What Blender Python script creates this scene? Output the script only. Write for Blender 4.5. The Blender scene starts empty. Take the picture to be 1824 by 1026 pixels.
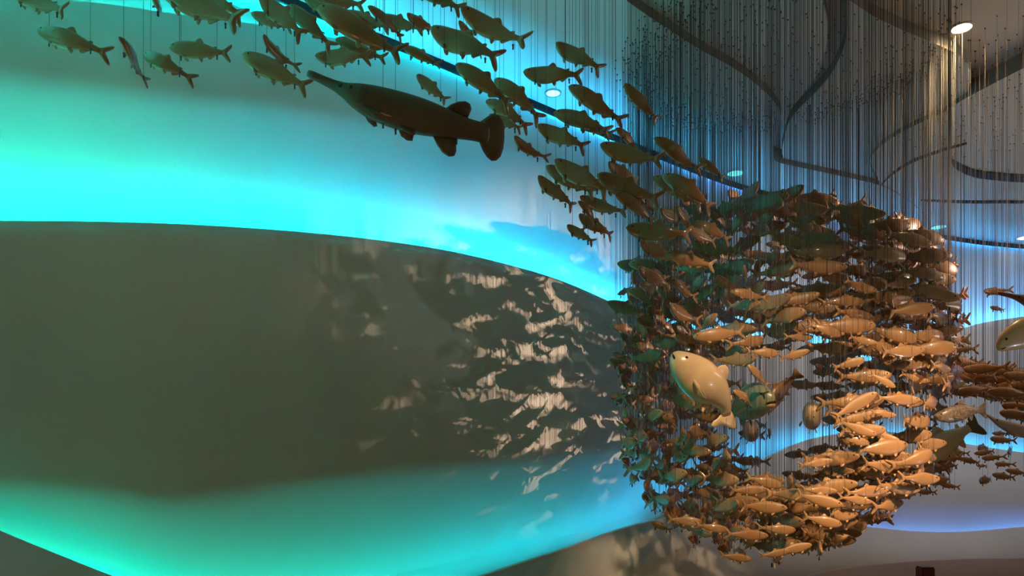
import bpy, bmesh, math, random
import numpy as np
from mathutils import Vector, Matrix

random.seed(7)
F, CX, HY = 1320.0, 912.0, 820.0          # focal length in px, principal column, eye level row
sc = bpy.context.scene
COL = sc.collection

def P(x, y, d):
    """photo pixel + distance -> point in the hall (camera at the origin, looking along +Y, level)"""
    return Vector(((x - CX) / F * d, d, (HY - y) / F * d))
def on_z(x, y, z):
    d = F * z / (HY - y)
    return ((x - CX) / F * d, d)
def proj(v):
    return (CX + F * v[0] / v[1], HY - F * v[2] / v[1])

# ------------------------------------------------------------------ materials
def mat(name, col, rough=0.6, coat=0.0, spec=0.5, noise=0.0, nscale=8.0, bump=0.0, bscale=30.0, metallic=0.0):
    m = bpy.data.materials.new(name); m.use_nodes = True
    nt = m.node_tree; b = nt.nodes['Principled BSDF']
    b.inputs['Base Color'].default_value = (*col, 1)
    b.inputs['Roughness'].default_value = rough
    b.inputs['Metallic'].default_value = metallic
    b.inputs['Specular IOR Level'].default_value = spec
    b.inputs['Coat Weight'].default_value = coat
    b.inputs['Coat Roughness'].default_value = 0.04
    tc = nt.nodes.new('ShaderNodeTexCoord')
    if noise > 0:
        n = nt.nodes.new('ShaderNodeTexNoise'); n.inputs['Scale'].default_value = nscale; n.inputs['Detail'].default_value = 5
        nt.links.new(tc.outputs['Object'], n.inputs['Vector'])
        r = nt.nodes.new('ShaderNodeValToRGB')
        r.color_ramp.elements[0].position = .3; r.color_ramp.elements[1].position = .7
        r.color_ramp.elements[0].color = (*[c * (1 - noise) for c in col], 1)
        r.color_ramp.elements[1].color = (*[min(1, c * (1 + noise * .5)) for c in col], 1)
        nt.links.new(n.outputs['Fac'], r.inputs['Fac']); nt.links.new(r.outputs['Color'], b.inputs['Base Color'])
    if bump > 0:
        n = nt.nodes.new('ShaderNodeTexNoise'); n.inputs['Scale'].default_value = bscale; n.inputs['Detail'].default_value = 3
        nt.links.new(tc.outputs['Object'], n.inputs['Vector'])
        bp = nt.nodes.new('ShaderNodeBump'); bp.inputs['Strength'].default_value = bump; bp.inputs['Distance'].default_value = .01
        nt.links.new(n.outputs['Fac'], bp.inputs['Height']); nt.links.new(bp.outputs['Normal'], b.inputs['Normal'])
    return m
def emis(name, col, s):
    m = bpy.data.materials.new(name); m.use_nodes = True
    nt = m.node_tree; nt.nodes.remove(nt.nodes['Principled BSDF'])
    e = nt.nodes.new('ShaderNodeEmission'); e.inputs['Color'].default_value = (*col, 1); e.inputs['Strength'].default_value = s
    nt.links.new(e.outputs[0], nt.nodes['Material Output'].inputs['Surface'])
    return m
def led(name, stops, s):
    """a strip of coloured diodes whose colour and power change along the hall (x of the object)"""
    m = emis(name, (1, 1, 1), 1); nt = m.node_tree
    e = [n for n in nt.nodes if n.type == 'EMISSION'][0]
    tc = nt.nodes.new('ShaderNodeTexCoord'); sx = nt.nodes.new('ShaderNodeSeparateXYZ')
    nt.links.new(tc.outputs['Object'], sx.inputs[0])
    mr = nt.nodes.new('ShaderNodeMapRange'); mr.inputs['From Min'].default_value = -5; mr.inputs['From Max'].default_value = 15
    nt.links.new(sx.outputs['X'], mr.inputs['Value'])
    def ramp():
        r = nt.nodes.new('ShaderNodeValToRGB'); nt.links.new(mr.outputs[0], r.inputs['Fac']); return r
    rc, rp = ramp(), ramp()
    for r, k in ((rc, 0), (rp, 1)):
        el = r.color_ramp.elements
        while len(el) < len(stops): el.new(.5)
        for i, (X, c, p) in enumerate(stops):
            el[i].position = (X + 5) / 20
            el[i].color = (*c, 1) if k == 0 else (p, p, p, 1)
    mu = nt.nodes.new('ShaderNodeMath'); mu.operation = 'MULTIPLY'; mu.inputs[1].default_value = s
    nt.links.new(rp.outputs['Color'], mu.inputs[0])
    nt.links.new(rc.outputs['Color'], e.inputs['Color']); nt.links.new(mu.outputs[0], e.inputs['Strength'])
    return m

M_WALL = mat('wall_paint', (.74, .67, .57), .75, noise=.05, nscale=1.5, bump=.15, bscale=60)
M_CEIL = mat('ceiling_paint', (.60, .54, .46), .8, noise=.05, nscale=1.2)
M_CEIL2 = mat('brighter_lit_ceiling', (.88, .90, .88), .38, noise=.04, nscale=1.2)  # paler tone paints in the stronger light on the left ceiling
M_EDGE = mat('grey_panel_edge', (.24, .22, .19), .8, noise=.05)
M_DARK = mat('painted_gap_shade', (.015, .014, .016), .8, noise=.1)  # near-black stands in for shade along the ceiling edges
M_LOW = mat('brown_lower_wall_paint', (.34, .22, .14), .7, noise=.1, nscale=2)
M_FLOOR = mat('floor_stone', (.30, .24, .17), .35, noise=.2, nscale=2)
M_POST = mat('dark_red_lacquer', (.07, .008, .008), .4, noise=.1)
M_FISH = mat('glazed_tan_ceramic', (.38, .185, .075), .40, coat=.8, noise=.10, nscale=3, bump=.12, bscale=45)
M_FISH2 = mat('glazed_cream_ceramic', (.74, .50, .28), .26, coat=.55, noise=.08, nscale=3)
M_GAR = mat('glazed_brown_ceramic', (.125, .078, .042), .5, coat=.25, noise=.12, nscale=3, bump=.2, bscale=80)
M_GREEN = mat('glazed_olive_ceramic', (.20, .19, .10), .35, coat=.4, noise=.1, nscale=3)
M_GREY = mat('glazed_grey_ceramic', (.36, .25, .19), .35, coat=.4, noise=.15, nscale=6)
M_TROUT = mat('glazed_speckled_ceramic', (.27, .18, .12), .35, coat=.5, noise=.6, nscale=45)
M_EYE = mat('black_glaze', (.008, .007, .006), .2, coat=.6, noise=.05)
M_WIRE = mat('dark_steel_wire', (.09, .085, .085), .5, noise=.05, metallic=.3)
M_RING = mat('lamp_trim_metal', (.6, .55, .5), .4, noise=.05)

# ------------------------------------------------------------------ helpers
def link(name, me, parent=None, m=None):
    o = bpy.data.objects.new(name, me); COL.objects.link(o)
    if m is not None and me is not None and len(me.materials) == 0: me.materials.append(m)
    if parent is not None: o.parent = parent
    return o
def mesh(name, vs, fs, m=None, smooth=True):
    me = bpy.data.meshes.new(name); me.from_pydata([tuple(v) for v in vs], [], fs)
    if m is not None: me.materials.append(m)
    if smooth:
        for p in me.polygons: p.use_smooth = True
    me.update(); return me
def empty(name, loc, label, cat, group=None):
    o = bpy.data.objects.new(name, None); COL.objects.link(o); o.location = loc; o.empty_display_size = .05
    o['label'] = label; o['category'] = cat
    if group: o['group'] = group
    return o
def struct(o): o['kind'] = 'structure'; return o
def interp(pts, x):
    """smooth (Catmull-Rom / Hermite) interpolation of (x, y) pairs, clamped at the ends"""
    if x <= pts[0][0]: return pts[0][1]
    if x >= pts[-1][0]: return pts[-1][1]
    for i in range(len(pts) - 1):
        if x <= pts[i + 1][0]: break
    x0, y0 = pts[i]; x1, y1 = pts[i + 1]
    def slope(k):
        if k <= 0 or k >= len(pts) - 1:
            a, b = (0, 1) if k <= 0 else (len(pts) - 2, len(pts) - 1)
        else: a, b = k - 1, k + 1
        return (pts[b][1] - pts[a][1]) / (pts[b][0] - pts[a][0])
    h = x1 - x0; t = (x - x0) / h; m0, m1 = slope(i) * h, slope(i + 1) * h
    return (2*t**3 - 3*t*t + 1)*y0 + (t**3 - 2*t*t + t)*m0 + (-2*t**3 + 3*t*t)*y1 + (t**3 - t*t)*m1
def smooth_curve(pts, n=8):
    out = []
    for i in range(len(pts) - 1):
        p0 = pts[max(i - 1, 0)]; p1 = pts[i]; p2 = pts[i + 1]; p3 = pts[min(i + 2, len(pts) - 1)]
        for k in range(n):
            t = k / n
            out.append(tuple(.5 * (2*b + (c - a)*t + (2*a - 5*b + 4*c - d)*t*t + (3*b - a - 3*c + d)*t**3)
                             for a, b, c, d in zip(p0, p1, p2, p3)))
    out.append(tuple(pts[-1])); return out

# ------------------------------------------------------------------ the curved wall
PLAN = [(-5.9, -2.5), (-5.75, 0.0), (-5.4, 2.0), (-4.7, 3.7), (-3.53, 5.1), (-2.7, 5.83), (-1.82, 6.57), (-.83, 7.39), (.32, 8.4),
        (1.86, 9.69), (3.29, 10.8), (5.34, 12.0), (7.38, 13.1), (9.47, 13.8), (12.5, 14.2), (16, 13.6), (19, 11.5)]
plan = np.array(smooth_curve(PLAN, 14))
tan = np.gradient(plan, axis=0); tan /= np.linalg.norm(tan, axis=1)[:, None]
nrm = np.stack([tan[:, 1], -tan[:, 0]], 1)            # towards the room
NS = len(plan)
def off(o):
    o = np.asarray(o)
    return plan + nrm * (o if o.ndim else float(o))[..., None] if o.ndim else plan + nrm * float(o)
def px_of(p):
    return CX + F * p[0] / p[1] if p[1] > 1.0 else -400.0
def edge_z(E, o):
    """height of a wavy edge given as the row it has in the photo, for a sheet set o m in front of the plan curve"""
    q = off(o); z = np.zeros(NS); ok = np.zeros(NS, bool)
    for i in range(NS):
        x = px_of(q[i])
        if -250 <= x <= 2000 and q[i][1] > 3.5: z[i] = (HY - interp(E, x)) / F * q[i][1]; ok[i] = True
    idx = np.where(ok)[0]
    z[:idx[0]] = z[idx[0]]; z[idx[-1] + 1:] = z[idx[-1]]
    return z
E0 = [(-250, -55), (0, -22), (100, -3), (200, 8), (300, 23), (450, 42), (600, 68), (760, 92), (900, 100), (1000, 90), (1200, 60), (1400, 200), (2000, 300)]
E1 = [(-250, 392), (0, 393), (150, 394), (300, 398), (400, 403), (500, 410), (600, 419), (700, 431), (800, 447), (900, 470), (1000, 500),
      (1118, 551), (1220, 590), (1320, 600), (1400, 592), (1465, 619), (1540, 642), (1600, 650), (1660, 622), (1720, 584), (1824, 564), (2000, 550)]
E2 = [(-250, 1300), (900, 1150), (1100, 965), (1180, 917), (1300, 853), (1420, 791), (1500, 772), (1570, 768), (1690, 786), (1824, 806), (2000, 825)]
E3 = [(-250, 850), (-100, 898), (0, 945), (100, 986), (205, 1028), (330, 1075), (500, 1110), (700, 1085), (860, 1026), (1000, 980), (1140, 933), (1250, 916),
      (1350, 916), (1480, 930), (1600, 944), (1700, 948), (1824, 939), (2000, 925)]
E4 = [(-250, 1600), (1200, 1085), (1400, 1036), (1480, 1017), (1560, 1006), (1700, 997), (1824, 995), (2000, 992)]
ET = [(-250, 845), (0, 852), (150, 868), (300, 886), (450, 872), (600, 850), (750, 834), (900, 822), (1118, 800), (1300, 770), (1500, 760), (1700, 770), (2000, 780)]

ZTOP, ZBOT = 4.2, -3.2
def sheet(name, o, ztop, zbot, m, rows=2, th=.05, prof=None, cap=True):
    """a curved panel standing o m in front of the plan curve, th thick, between two wavy heights"""
    vs, fs = [], []
    o = np.broadcast_to(np.asarray(o, float), (NS,))
    for r in range(rows + 1):
        t = r / rows
        z = ztop + (zbot - ztop) * t
        oo = o if prof is None else prof(z, o)
        q = plan + nrm * oo[:, None]
        for i in range(NS): vs.append((q[i][0], q[i][1], z[i]))
    nfront = len(vs)
    for r in range(rows):
        for i in range(NS - 1):
            a = r * NS + i
            fs.append((a, a + 1, a + NS + 1, a + NS))
    # back face and top edge
    for zz, t in ((ztop, 0), (zbot, 1)):
        oo = o if prof is None else prof(zz, o)
        q = plan + nrm * (oo - th)[:, None]
        for i in range(NS): vs.append((q[i][0], q[i][1], zz[i]))
    for i in range(NS - 1):
        b = nfront + i
        fs.append((b, b + NS, b + NS + 1, b + 1))
        fs.append((i, nfront + i, nfront + i + 1, i + 1))
        fs.append((rows * NS + i, rows * NS + i + 1, nfront + NS + i + 1, nfront + NS + i))
    me = mesh(name, vs, fs, m, smooth=False)
    for k in range(rows * (NS - 1)): me.polygons[k].use_smooth = True
    return struct(link(name, me))
ones = np.ones(NS)
z0 = np.minimum(edge_z(E0, 0.0), 4.25); z1 = edge_z(E1, .30); z2 = edge_z(E2, .50); z3 = edge_z(E3, .72); z4 = edge_z(E4, .95); zt = edge_z(ET, .30)
z2 = np.maximum(z2, -2.6)
sheet('wall_back', -.35, ones * 4.5, ones * ZBOT, M_WALL)
sheet('wall_upper', 0.0, z0, z1 - .5, M_WALL, rows=3)
def prof1(z, o):
    u = np.clip(zt + .05 - z, 0, 3); s = np.clip((np.sqrt(u * u + .006) - .077) / 1.3, 0, 1)
    return o - .50 * s
sheet('wall_middle', .30, z1, ones * -2.6, M_WALL, rows=44, prof=prof1)
sheet('wall_wave', .50, z2, ones * ZBOT, M_WALL, rows=3)
sheet('wall_lower', .72, z3, ones * ZBOT, M_WALL, rows=3)
sheet('wall_base', .95, z4, ones * ZBOT, M_LOW, rows=3)

px0 = np.array([px_of(p) for p in plan])
o3 = np.where(px0 < 1150, .16, .58)
def strip(name, o, z, m, label, w=.05, i0=0, i1=None, down=False):
    i1 = i1 or NS
    o = np.broadcast_to(np.asarray(o, float), (NS,)); a = plan + nrm * o[:, None]; b = plan + nrm * (o + w)[:, None]; vs, fs = [], []
    for i in range(i0, i1):
        for q, dz in ((a, 0), (b, 0), (b, -.02), (a, -.02)): vs.append((q[i][0], q[i][1], z[i] + dz))
    n = i1 - i0
    me = bpy.data.meshes.new(name)
    me.from_pydata(vs, [], [(4*i + k, 4*i + (k + 1) % 4, 4*i + 4 + (k + 1) % 4, 4*i + 4 + k) for i in range(n - 1) for k in range(4)])
    me.materials.append(m); me.materials.append(M_RING)
    for k, p in enumerate(me.polygons): p.material_index = 0 if k % 4 == (2 if down else 0) else 1
    ob = link(name, me); ob['label'] = label; ob['category'] = 'light strip'; ob['group'] = 'coloured light strips in the wall coves'
    return ob
CY, TQ, BL, DB = (0, 1, .80), (0, .80, 1), (.03, .42, 1), (.06, .27, 1)
strip('led_strip', .19, z1 - .12, led('led_upper', [(-5, CY, 1.0), (-3, (0, 1, .9), 1.0), (-1.5, (0, .64, 1), 1.2), (.5, (.01, .48, 1), 1.35), (3, BL, .9), (6, BL, .8), (14, DB, .8)], 118),
      'cyan to blue light strip hidden behind the long curved edge above the brown band')
strip('led_strip', -.10, z0 - .05, led('led_top', [(-5, CY, 1), (-2, TQ, 1), (-.6, TQ, .5), (1, BL, .12), (14, BL, .1)], 170),
      'cyan light strip behind the highest wall edge, top left', w=.03)
strip('led_strip', .36, z2 - .16, led('led_wave', [(-5, CY, 0), (1.0, BL, 0), (2.2, BL, .8), (14, BL, 1)], 34),
      'blue light strip behind the wave-shaped wall edge below the round shoal')
strip('led_strip', o3, z3 - .30, led('led_low', [(-5, CY, 1), (-2, (0, 1, .82), 1), (0, (0, .75, 1), .9), (1.2, (.02, .6, 1), .7), (2.2, (.04, .42, 1), .6), (5, DB, .9), (14, DB, .9)], 30),
      'cyan to blue light strip behind the lowest wavy wall edge')

strip('led_strip', 0.0, ones * 3.999, led('led_ceiling', [(-5, CY, 0), (-2.4, TQ, 0), (-1.2, (0, .7, 1), .55), (.5, (.02, .45, 1), .8), (3, (.05, .28, 1), .9), (6, (.02, .30, 1), 1), (14, BL, 1)], 28),
      'cyan to blue light strip behind the dark line where wall meets ceiling', w=.018, down=True)
fl = mesh('floor', [(-8, -4, ZBOT), (22, -4, ZBOT), (22, 18, ZBOT), (-8, 18, ZBOT), (-8, -4, ZBOT - .1), (22, -4, ZBOT - .1), (22, 18, ZBOT - .1), (-8, 18, ZBOT - .1)],
          [(0, 1, 2, 3), (7, 6, 5, 4), (0, 4, 5, 1), (1, 5, 6, 2), (2, 6, 7, 3), (3, 7, 4, 0)], M_FLOOR, False)
struct(link('floor', fl))

# ------------------------------------------------------------------ ceiling: overlapping lobed panels
SLABS = []
def slab(name, poly, z, m, th=.12):
    bm = bmesh.new(); vs = [bm.verts.new((x, y, z)) for x, y in poly]
    f = bm.faces.new(vs); f.normal_update()
    if f.normal.z > 0: f.normal_flip()
    r = bmesh.ops.extrude_face_region(bm, geom=[f])
    bmesh.ops.translate(bm, verts=[v for v in r['geom'] if isinstance(v, bmesh.types.BMVert)], vec=(0, 0, th))
    bmesh.ops.recalc_face_normals(bm, faces=bm.faces)
    bmesh.ops.triangulate(bm, faces=[g for g in bm.faces if len(g.verts) > 4])
    me = bpy.data.meshes.new(name); bm.to_mesh(me); bm.free(); me.materials.append(m); me.materials.append(M_EDGE)
    for p in me.polygons:
        if abs(p.normal.z) < .5: p.material_index = 1
    SLABS.append((np.array(poly), z)); return struct(link(name, me))
def outline(px, z, closed=True, n=5):
    return [on_z(x, y, z) for x, y in px]
def inside(poly, x, y):
    c = False; j = len(poly) - 1
    for i in range(len(poly)):
        if (poly[i][1] > y) != (poly[j][1] > y) and x < (poly[j][0] - poly[i][0]) * (y - poly[i][1]) / (poly[j][1] - poly[i][1]) + poly[i][0]: c = not c
        j = i
    return c
def ceil_z(x, y): return min([z for p, z in SLABS if inside(p, x, y)] or [4.2])
slab('ceiling', [(-9, -4), (22, -4), (22, 18), (-9, 18)], 4.2, M_CEIL)
# left, lower smooth ceiling whose right edge runs away from us
slab('ceiling_left', [(-9, -4), (-.2, -4), (.35, 2.2), on_z(1117, -300, 4.0), on_z(1117, 0, 4.0), on_z(1117, 180, 4.0), on_z(1117, 330, 4.0), (2.2, 15), (-9, 15)], 4.0, M_CEIL2, .2)
c1 = smooth_curve([(1117, 2), (1160, 32), (1200, 58), (1245, 87), (1300, 117), (1345, 148), (1378, 180), (1391, 205), (1386, 235), (1378, 258), (1378, 280), (1386, 289), (1420, 297), (1500, 314), (1570, 331), (1610, 352), (1640, 376), (1660, 405)], 5)
slab('ceiling_front', [on_z(x, y, 4.005) for x, y in c1] + [(7.4, 13.6), (7.4, 16), (2.3, 16)] , 4.005, M_CEIL, .2)
c2 = smooth_curve([(1464, -60), (1466, 0), (1474, 40), (1471, 85), (1456, 130), (1433, 164), (1409, 195), (1400, 222)], 5)
slab('ceiling_middle', [on_z(x, y, 4.1) for x, y in c2] + [on_z(1340, 185, 4.1), on_z(1240, 125, 4.1), on_z(1150, 60, 4.1), on_z(1080, 20, 4.1), (.6, 4), (.3, 1), (1.4, 1), (1.8, 4)], 4.1, M_CEIL, .09)
c3 = smooth_curve([(1508, -4), (1509, 30), (1508, 60), (1500, 92), (1480, 132), (1450, 167), (1420, 197), (1404, 220), (1396, 250), (1393, 270), (1398, 290)], 5)
c3b = smooth_curve([(1575, 345), (1556, 310), (1550, 285), (1562, 262), (1600, 241), (1660, 216), (1700, 191), (1722, 165), (1729, 140), (1724, 115), (1706, 97), (1660, 75), (1600, 50), (1550, 25), (1508, -4)], 5)
slab('ceiling_lobe', [on_z(x, y, 4.08) for x, y in c3] + [on_z(1450, 325, 4.08)] + [on_z(x, y, 4.08) for x, y in c3b[:-1]], 4.08, M_CEIL, .11)
c5 = smooth_curve([(1980, 45), (1900, 85), (1824, 121), (1760, 154), (1715, 178), (1680, 200), (1620, 228), (1575, 255), (1553, 277), (1551, 292), (1561, 312), (1572, 331), (1605, 349)], 5)
slab('ceiling_right', [on_z(x, y, 4.02) for x, y in c5] + [(7.3, 13.0), (7.4, 16), (21, 16), (21, 6.6)], 4.02, M_CEIL, .17)
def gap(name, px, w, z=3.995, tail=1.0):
    """dark strip under the ceiling that paints the shade along a panel edge"""
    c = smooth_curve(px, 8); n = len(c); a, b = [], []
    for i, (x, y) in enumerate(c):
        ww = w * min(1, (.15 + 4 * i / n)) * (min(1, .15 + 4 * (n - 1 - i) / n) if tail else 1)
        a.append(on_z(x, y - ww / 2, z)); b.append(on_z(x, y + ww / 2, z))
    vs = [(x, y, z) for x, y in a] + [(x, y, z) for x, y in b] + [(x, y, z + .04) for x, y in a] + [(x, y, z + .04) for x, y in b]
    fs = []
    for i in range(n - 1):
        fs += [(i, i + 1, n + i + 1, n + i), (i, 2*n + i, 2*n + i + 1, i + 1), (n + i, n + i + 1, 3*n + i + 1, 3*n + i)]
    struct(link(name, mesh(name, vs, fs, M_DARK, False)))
gap('shade_strip_1', [(1694, 283), (1698, 292), (1715, 302), (1740, 311), (1780, 316), (1824, 319), (1960, 321)], 12, tail=0)
gap('shade_strip_2', [(1571, 329), (1592, 309), (1625, 289), (1670, 272), (1722, 257)], 3)
gap('shade_strip_3', [(1640, 358), (1720, 361), (1790, 361), (1824, 361), (1960, 359)], 3, tail=0)
# dark band painting the wall-to-ceiling shadow gap, a light strip hidden behind it
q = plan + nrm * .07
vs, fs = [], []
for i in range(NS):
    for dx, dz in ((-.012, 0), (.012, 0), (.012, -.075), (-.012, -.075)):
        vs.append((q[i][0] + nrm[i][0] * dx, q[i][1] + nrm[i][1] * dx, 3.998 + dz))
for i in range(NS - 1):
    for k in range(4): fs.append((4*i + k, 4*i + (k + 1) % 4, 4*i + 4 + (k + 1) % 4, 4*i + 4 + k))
struct(link('shade_strip_4', mesh('shade_strip_4', vs, fs, M_DARK, False)))

# downlights
def disc(r, z, n=32): return [(r * math.cos(2*math.pi*k/n), r * math.sin(2*math.pi*k/n), z) for k in range(n)]
def downlight(x, y, r, col, s, label, power=0, warm=(1, .75, .45)):
    # height of the slab the lamp sits in
    z = 4.2
    for zz in (4.0, 4.005, 4.02, 4.08, 4.1, 4.2):
        X, Y = on_z(x, y, zz)
        if abs(ceil_z(X, Y) - zz) < 1e-4: z = zz; break
    X, Y = on_z(x, y, z)
    e = empty('ceiling_downlight', (X, Y, z), label, 'ceiling light')
    n = 32; vs = disc(r, -.012) + disc(r * 1.22, -.012) + disc(r * 1.25, 0) + disc(r, 0)
    fs = [(k + n*j, (k + 1) % n + n*j, (k + 1) % n + n*((j + 1) % 4), k + n*((j + 1) % 4)) for j in range(4) for k in range(n)]
    link('trim_ring', mesh('trim_ring', vs, fs, M_RING), e)
    vs = disc(r, -.006) + disc(r, -.002) ; fs = [tuple(range(n))[::-1], tuple(range(n, 2*n))] + [(k, (k + 1) % n, n + (k + 1) % n, n + k) for k in range(n)]
    link('lamp_disc', mesh('lamp_disc', vs, fs, emis('lamp_glow', col, s), False), e)
    if power:
        L = bpy.data.lights.new('downlight_beam', 'SPOT'); L.energy = power; L.color = warm; L.spot_size = R(150); L.spot_blend = 1; L.shadow_soft_size = r
        o = bpy.data.objects.new('downlight_beam', L); COL.objects.link(o); o.location = (X, Y, z - .05)
R = math.radians
downlight(1713, 49, .088, (1, .80, .50), 14, 'round warm downlight glowing in the high ceiling at top right', 170, (1, .66, .30))
downlight(985, 165, .075, (.25, 1, 1), 3.0, 'round cyan-white downlight in the smooth ceiling above the fish stream', 0)
downlight(1310, 308, .11, (.15, .95, 1), 2.2, 'thin cyan downlight behind the wires, left of the dark ceiling joint', 0)
downlight(1672, 404, .12, (.15, .95, 1), 2.2, 'thin cyan downlight above the right end of the round shoal', 0)
downlight(1826, 423, .12, (1, .95, .85), 6, 'small white downlight cut by the right edge of the picture', 0)

# dark red post below the wall at lower right
pq = P(1648, 1016, 10.9)
bm = bmesh.new()
bmesh.ops.create_cube(bm, size=1, matrix=Matrix.Translation((0, 0, .5)) @ Matrix.Diagonal((.19, .19, 1, 1)))
bmesh.ops.bevel(bm, geom=bm.edges[:], offset=.012, segments=2, affect='EDGES')
me = bpy.data.meshes.new('post'); bm.to_mesh(me); bm.free(); me.materials.append(M_POST)
hpost = P(1648, 1009, 10.9).z - ZBOT
po = empty('wall_post', (pq.x, pq.y, ZBOT), 'dark red square post standing below the white wall at lower right', 'post')
b = link('shaft', me, po); b.scale = (1, 1, hpost)
me = bpy.data.meshes.new('plinth'); bm = bmesh.new()
bmesh.ops.create_cube(bm, size=1, matrix=Matrix.Translation((0, 0, .06)) @ Matrix.Diagonal((.28, .28, .12, 1)))
bm.to_mesh(me); bm.free(); me.materials.append(M_POST); link('plinth', me, po)

# ------------------------------------------------------------------ fish geometry
def loft(prof, nseg=14, expo=2.3):
    """prof: (x, ztop, zbot, halfwidth); nose first"""
    vs, fs = [], []
    for (x, a, b, w) in prof:
        c, h = (a + b) / 2, (a - b) / 2
        for k in range(nseg):
            t = 2 * math.pi * k / nseg
            ct, st = math.cos(t), math.sin(t)
            vs.append((x, w * math.copysign(abs(ct) ** (2 / expo), ct), c + h * math.copysign(abs(st) ** (2 / expo * 1.05), st)))
    n = len(prof)
    for i in range(n - 1):
        for k in range(nseg):
            fs.append((i*nseg + k, i*nseg + (k + 1) % nseg, (i + 1)*nseg + (k + 1) % nseg, (i + 1)*nseg + k))
    fs.append(tuple(range(nseg))[::-1]); fs.append(tuple((n - 1)*nseg + k for k in range(nseg)))
    return vs, fs
def dense(prof, n):
    xs = [p[0] for p in prof]; out = []
    for k in range(n):
        x = xs[0] + (xs[-1] - xs[0]) * (k / (n - 1)) ** 1.15
        out.append((x,) + tuple(interp([(p[0], p[j]) for p in prof], x) for j in (1, 2, 3)))
    out[0] = prof[0]; return out
def fin(pts, th, axis='y', shift=(0, 0, 0)):
    """flat fin with a rounded rim: pts in the x-z plane (or 3D)"""
    p3 = [Vector((p[0], 0, p[1])) if len(p) == 2 else Vector(p) for p in pts]
    n = len(p3); c = sum(p3, Vector()) / n
    nn = Vector((0, 0, 0))
    for i in range(n): nn += (p3[i] - c).cross(p3[(i + 1) % n] - c)
    nn.normalize()
    inner = [p + (c - p) * .16 for p in p3]
    s = Vector(shift)
    vs = [p + s for p in p3] + [p + nn * th + s for p in inner] + [p - nn * th + s for p in inner]
    fs = []
    for i in range(n):
        j = (i + 1) % n
        fs.append((i, j, n + j, n + i)); fs.append((j, i, 2*n + i, 2*n + j))
    fs.append(tuple(range(n, 2*n))); fs.append(tuple(range(2*n, 3*n))[::-1])
    return [tuple(v) for v in vs], fs
def ball(c, r, sq=.5, n=8):
    vs, fs = [], []
    for i in range(1, n // 2 + 2):
        ph = math.pi * i / (n // 2 + 2)
        for k in range(n):
            t = 2*math.pi*k/n
            vs.append((c[0] + r*math.sin(ph)*math.cos(t), c[1] + r*sq*math.cos(ph), c[2] + r*math.sin(ph)*math.sin(t)))
    m = n // 2 + 1
    for i in range(m - 1):
        for k in range(n): fs.append((i*n + k, i*n + (k + 1) % n, (i + 1)*n + (k + 1) % n, (i + 1)*n + k))
    fs.append(tuple(range(n))[::-1]); fs.append(tuple((m - 1)*n + k for k in range(n)))
    return vs, fs
def slit(c, rx, ry, rz, tilt=0, n=8):
    vs, fs = ball((0, 0, 0), 1, 1, n)
    ct, st = math.cos(tilt), math.sin(tilt)
    return [(c[0] + x*rx*ct - z*rz*st, c[1] + y*ry, c[2] + x*rx*st + z*rz*ct) for x, y, z in vs], fs
def join(parts):
    V, Fc = [], []
    for vs, fs in parts:
        o = len(V); V += list(vs); Fc += [tuple(i + o for i in f) for f in fs]
    return V, Fc
def half_width(prof, x): return interp([(p[0], p[3]) for p in prof], x)

HERRING = [(-.50, .006, -.004, .004), (-.49, .026, -.020, .016), (-.465, .048, -.045, .028), (-.41, .074, -.078, .043), (-.33, .097, -.108, .053),
           (-.22, .114, -.132, .060), (-.10, .120, -.138, .062), (.02, .108, -.124, .056), (.12, .084, -.098, .046), (.22, .056, -.066, .032),
           (.30, .040, -.044, .021), (.36, .034, -.036, .013), (.385, .032, -.034, .006)]
def herring(slim=1.0):
    pr = [(x, a * slim, b * slim, w * .92) for x, a, b, w in HERRING]
    s = slim
    d = {}
    d['body'] = loft([(x, a, b, w * (1 - .10 * math.exp(-((x + .29) / .012) ** 2))) for x, a, b, w in dense(pr, 22)])
    d['tail_fin'] = fin([(.355, .032*s), (.40, .062*s), (.445, .100*s), (.485, .128*s), (.505, .130*s), (.512, .112*s), (.49, .075*s), (.455, .035*s), (.425, .004), (.455, -.03*s),
                         (.49, -.075*s), (.515, -.115*s), (.512, -.138*s), (.49, -.137*s), (.445, -.108*s), (.40, -.068*s), (.355, -.035*s)], .009)
    d['dorsal_fin'] = fin([(-.115, .105*s), (-.075, .135*s), (-.04, .163*s), (-.01, .170*s), (.015, .155*s), (.04, .122*s), (.07, .088*s)], .010)
    d['adipose_fin'] = fin([(.20, .052*s), (.235, .074*s), (.262, .078*s), (.272, .05*s)], .007)
    d['anal_fin'] = fin([(.13, -.085*s), (.155, -.118*s), (.185, -.124*s), (.22, -.092*s), (.265, -.052*s)], .008)
    d['pelvic_fin'] = ([fin([(-.01, sg*.022, -.105*s), (.022, sg*.030, -.155*s), (.045, sg*.034, -.162*s), (.055, sg*.030, -.14*s), (.06, sg*.02, -.10*s)], .006) for sg in (-1, 1)])
    d['pectoral_fin'] = ([fin([(-.27, sg*.035, -.10*s), (-.235, sg*.060, -.145*s), (-.20, sg*.070, -.160*s), (-.18, sg*.062, -.150*s), (-.19, sg*.040, -.115*s)], .006) for sg in (-1, 1)])
    ex = -.415
    hw = half_width(pr, ex)
    d['eye'] = [ball((ex, sg * hw * .93, .028*s), .0135, .5) for sg in (-1, 1)]
    d['mouth'] = slit((-.486, 0, .004), .010, .017, .005, .5, 6)
    return d, pr
def bend(vs, A, kind):
    out = []
    for x, y, z in vs:
        if kind == 0: f, g = A * ((x + .1) ** 2), 2 * A * (x + .1)
        else: f, g = A * math.sin(x * 5.2) * .5, A * 5.2 * math.cos(x * 5.2) * .5
        c = 1 / math.sqrt(1 + g * g)
        out.append((x - y * g * c, f + y * c, z))
    return out
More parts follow.
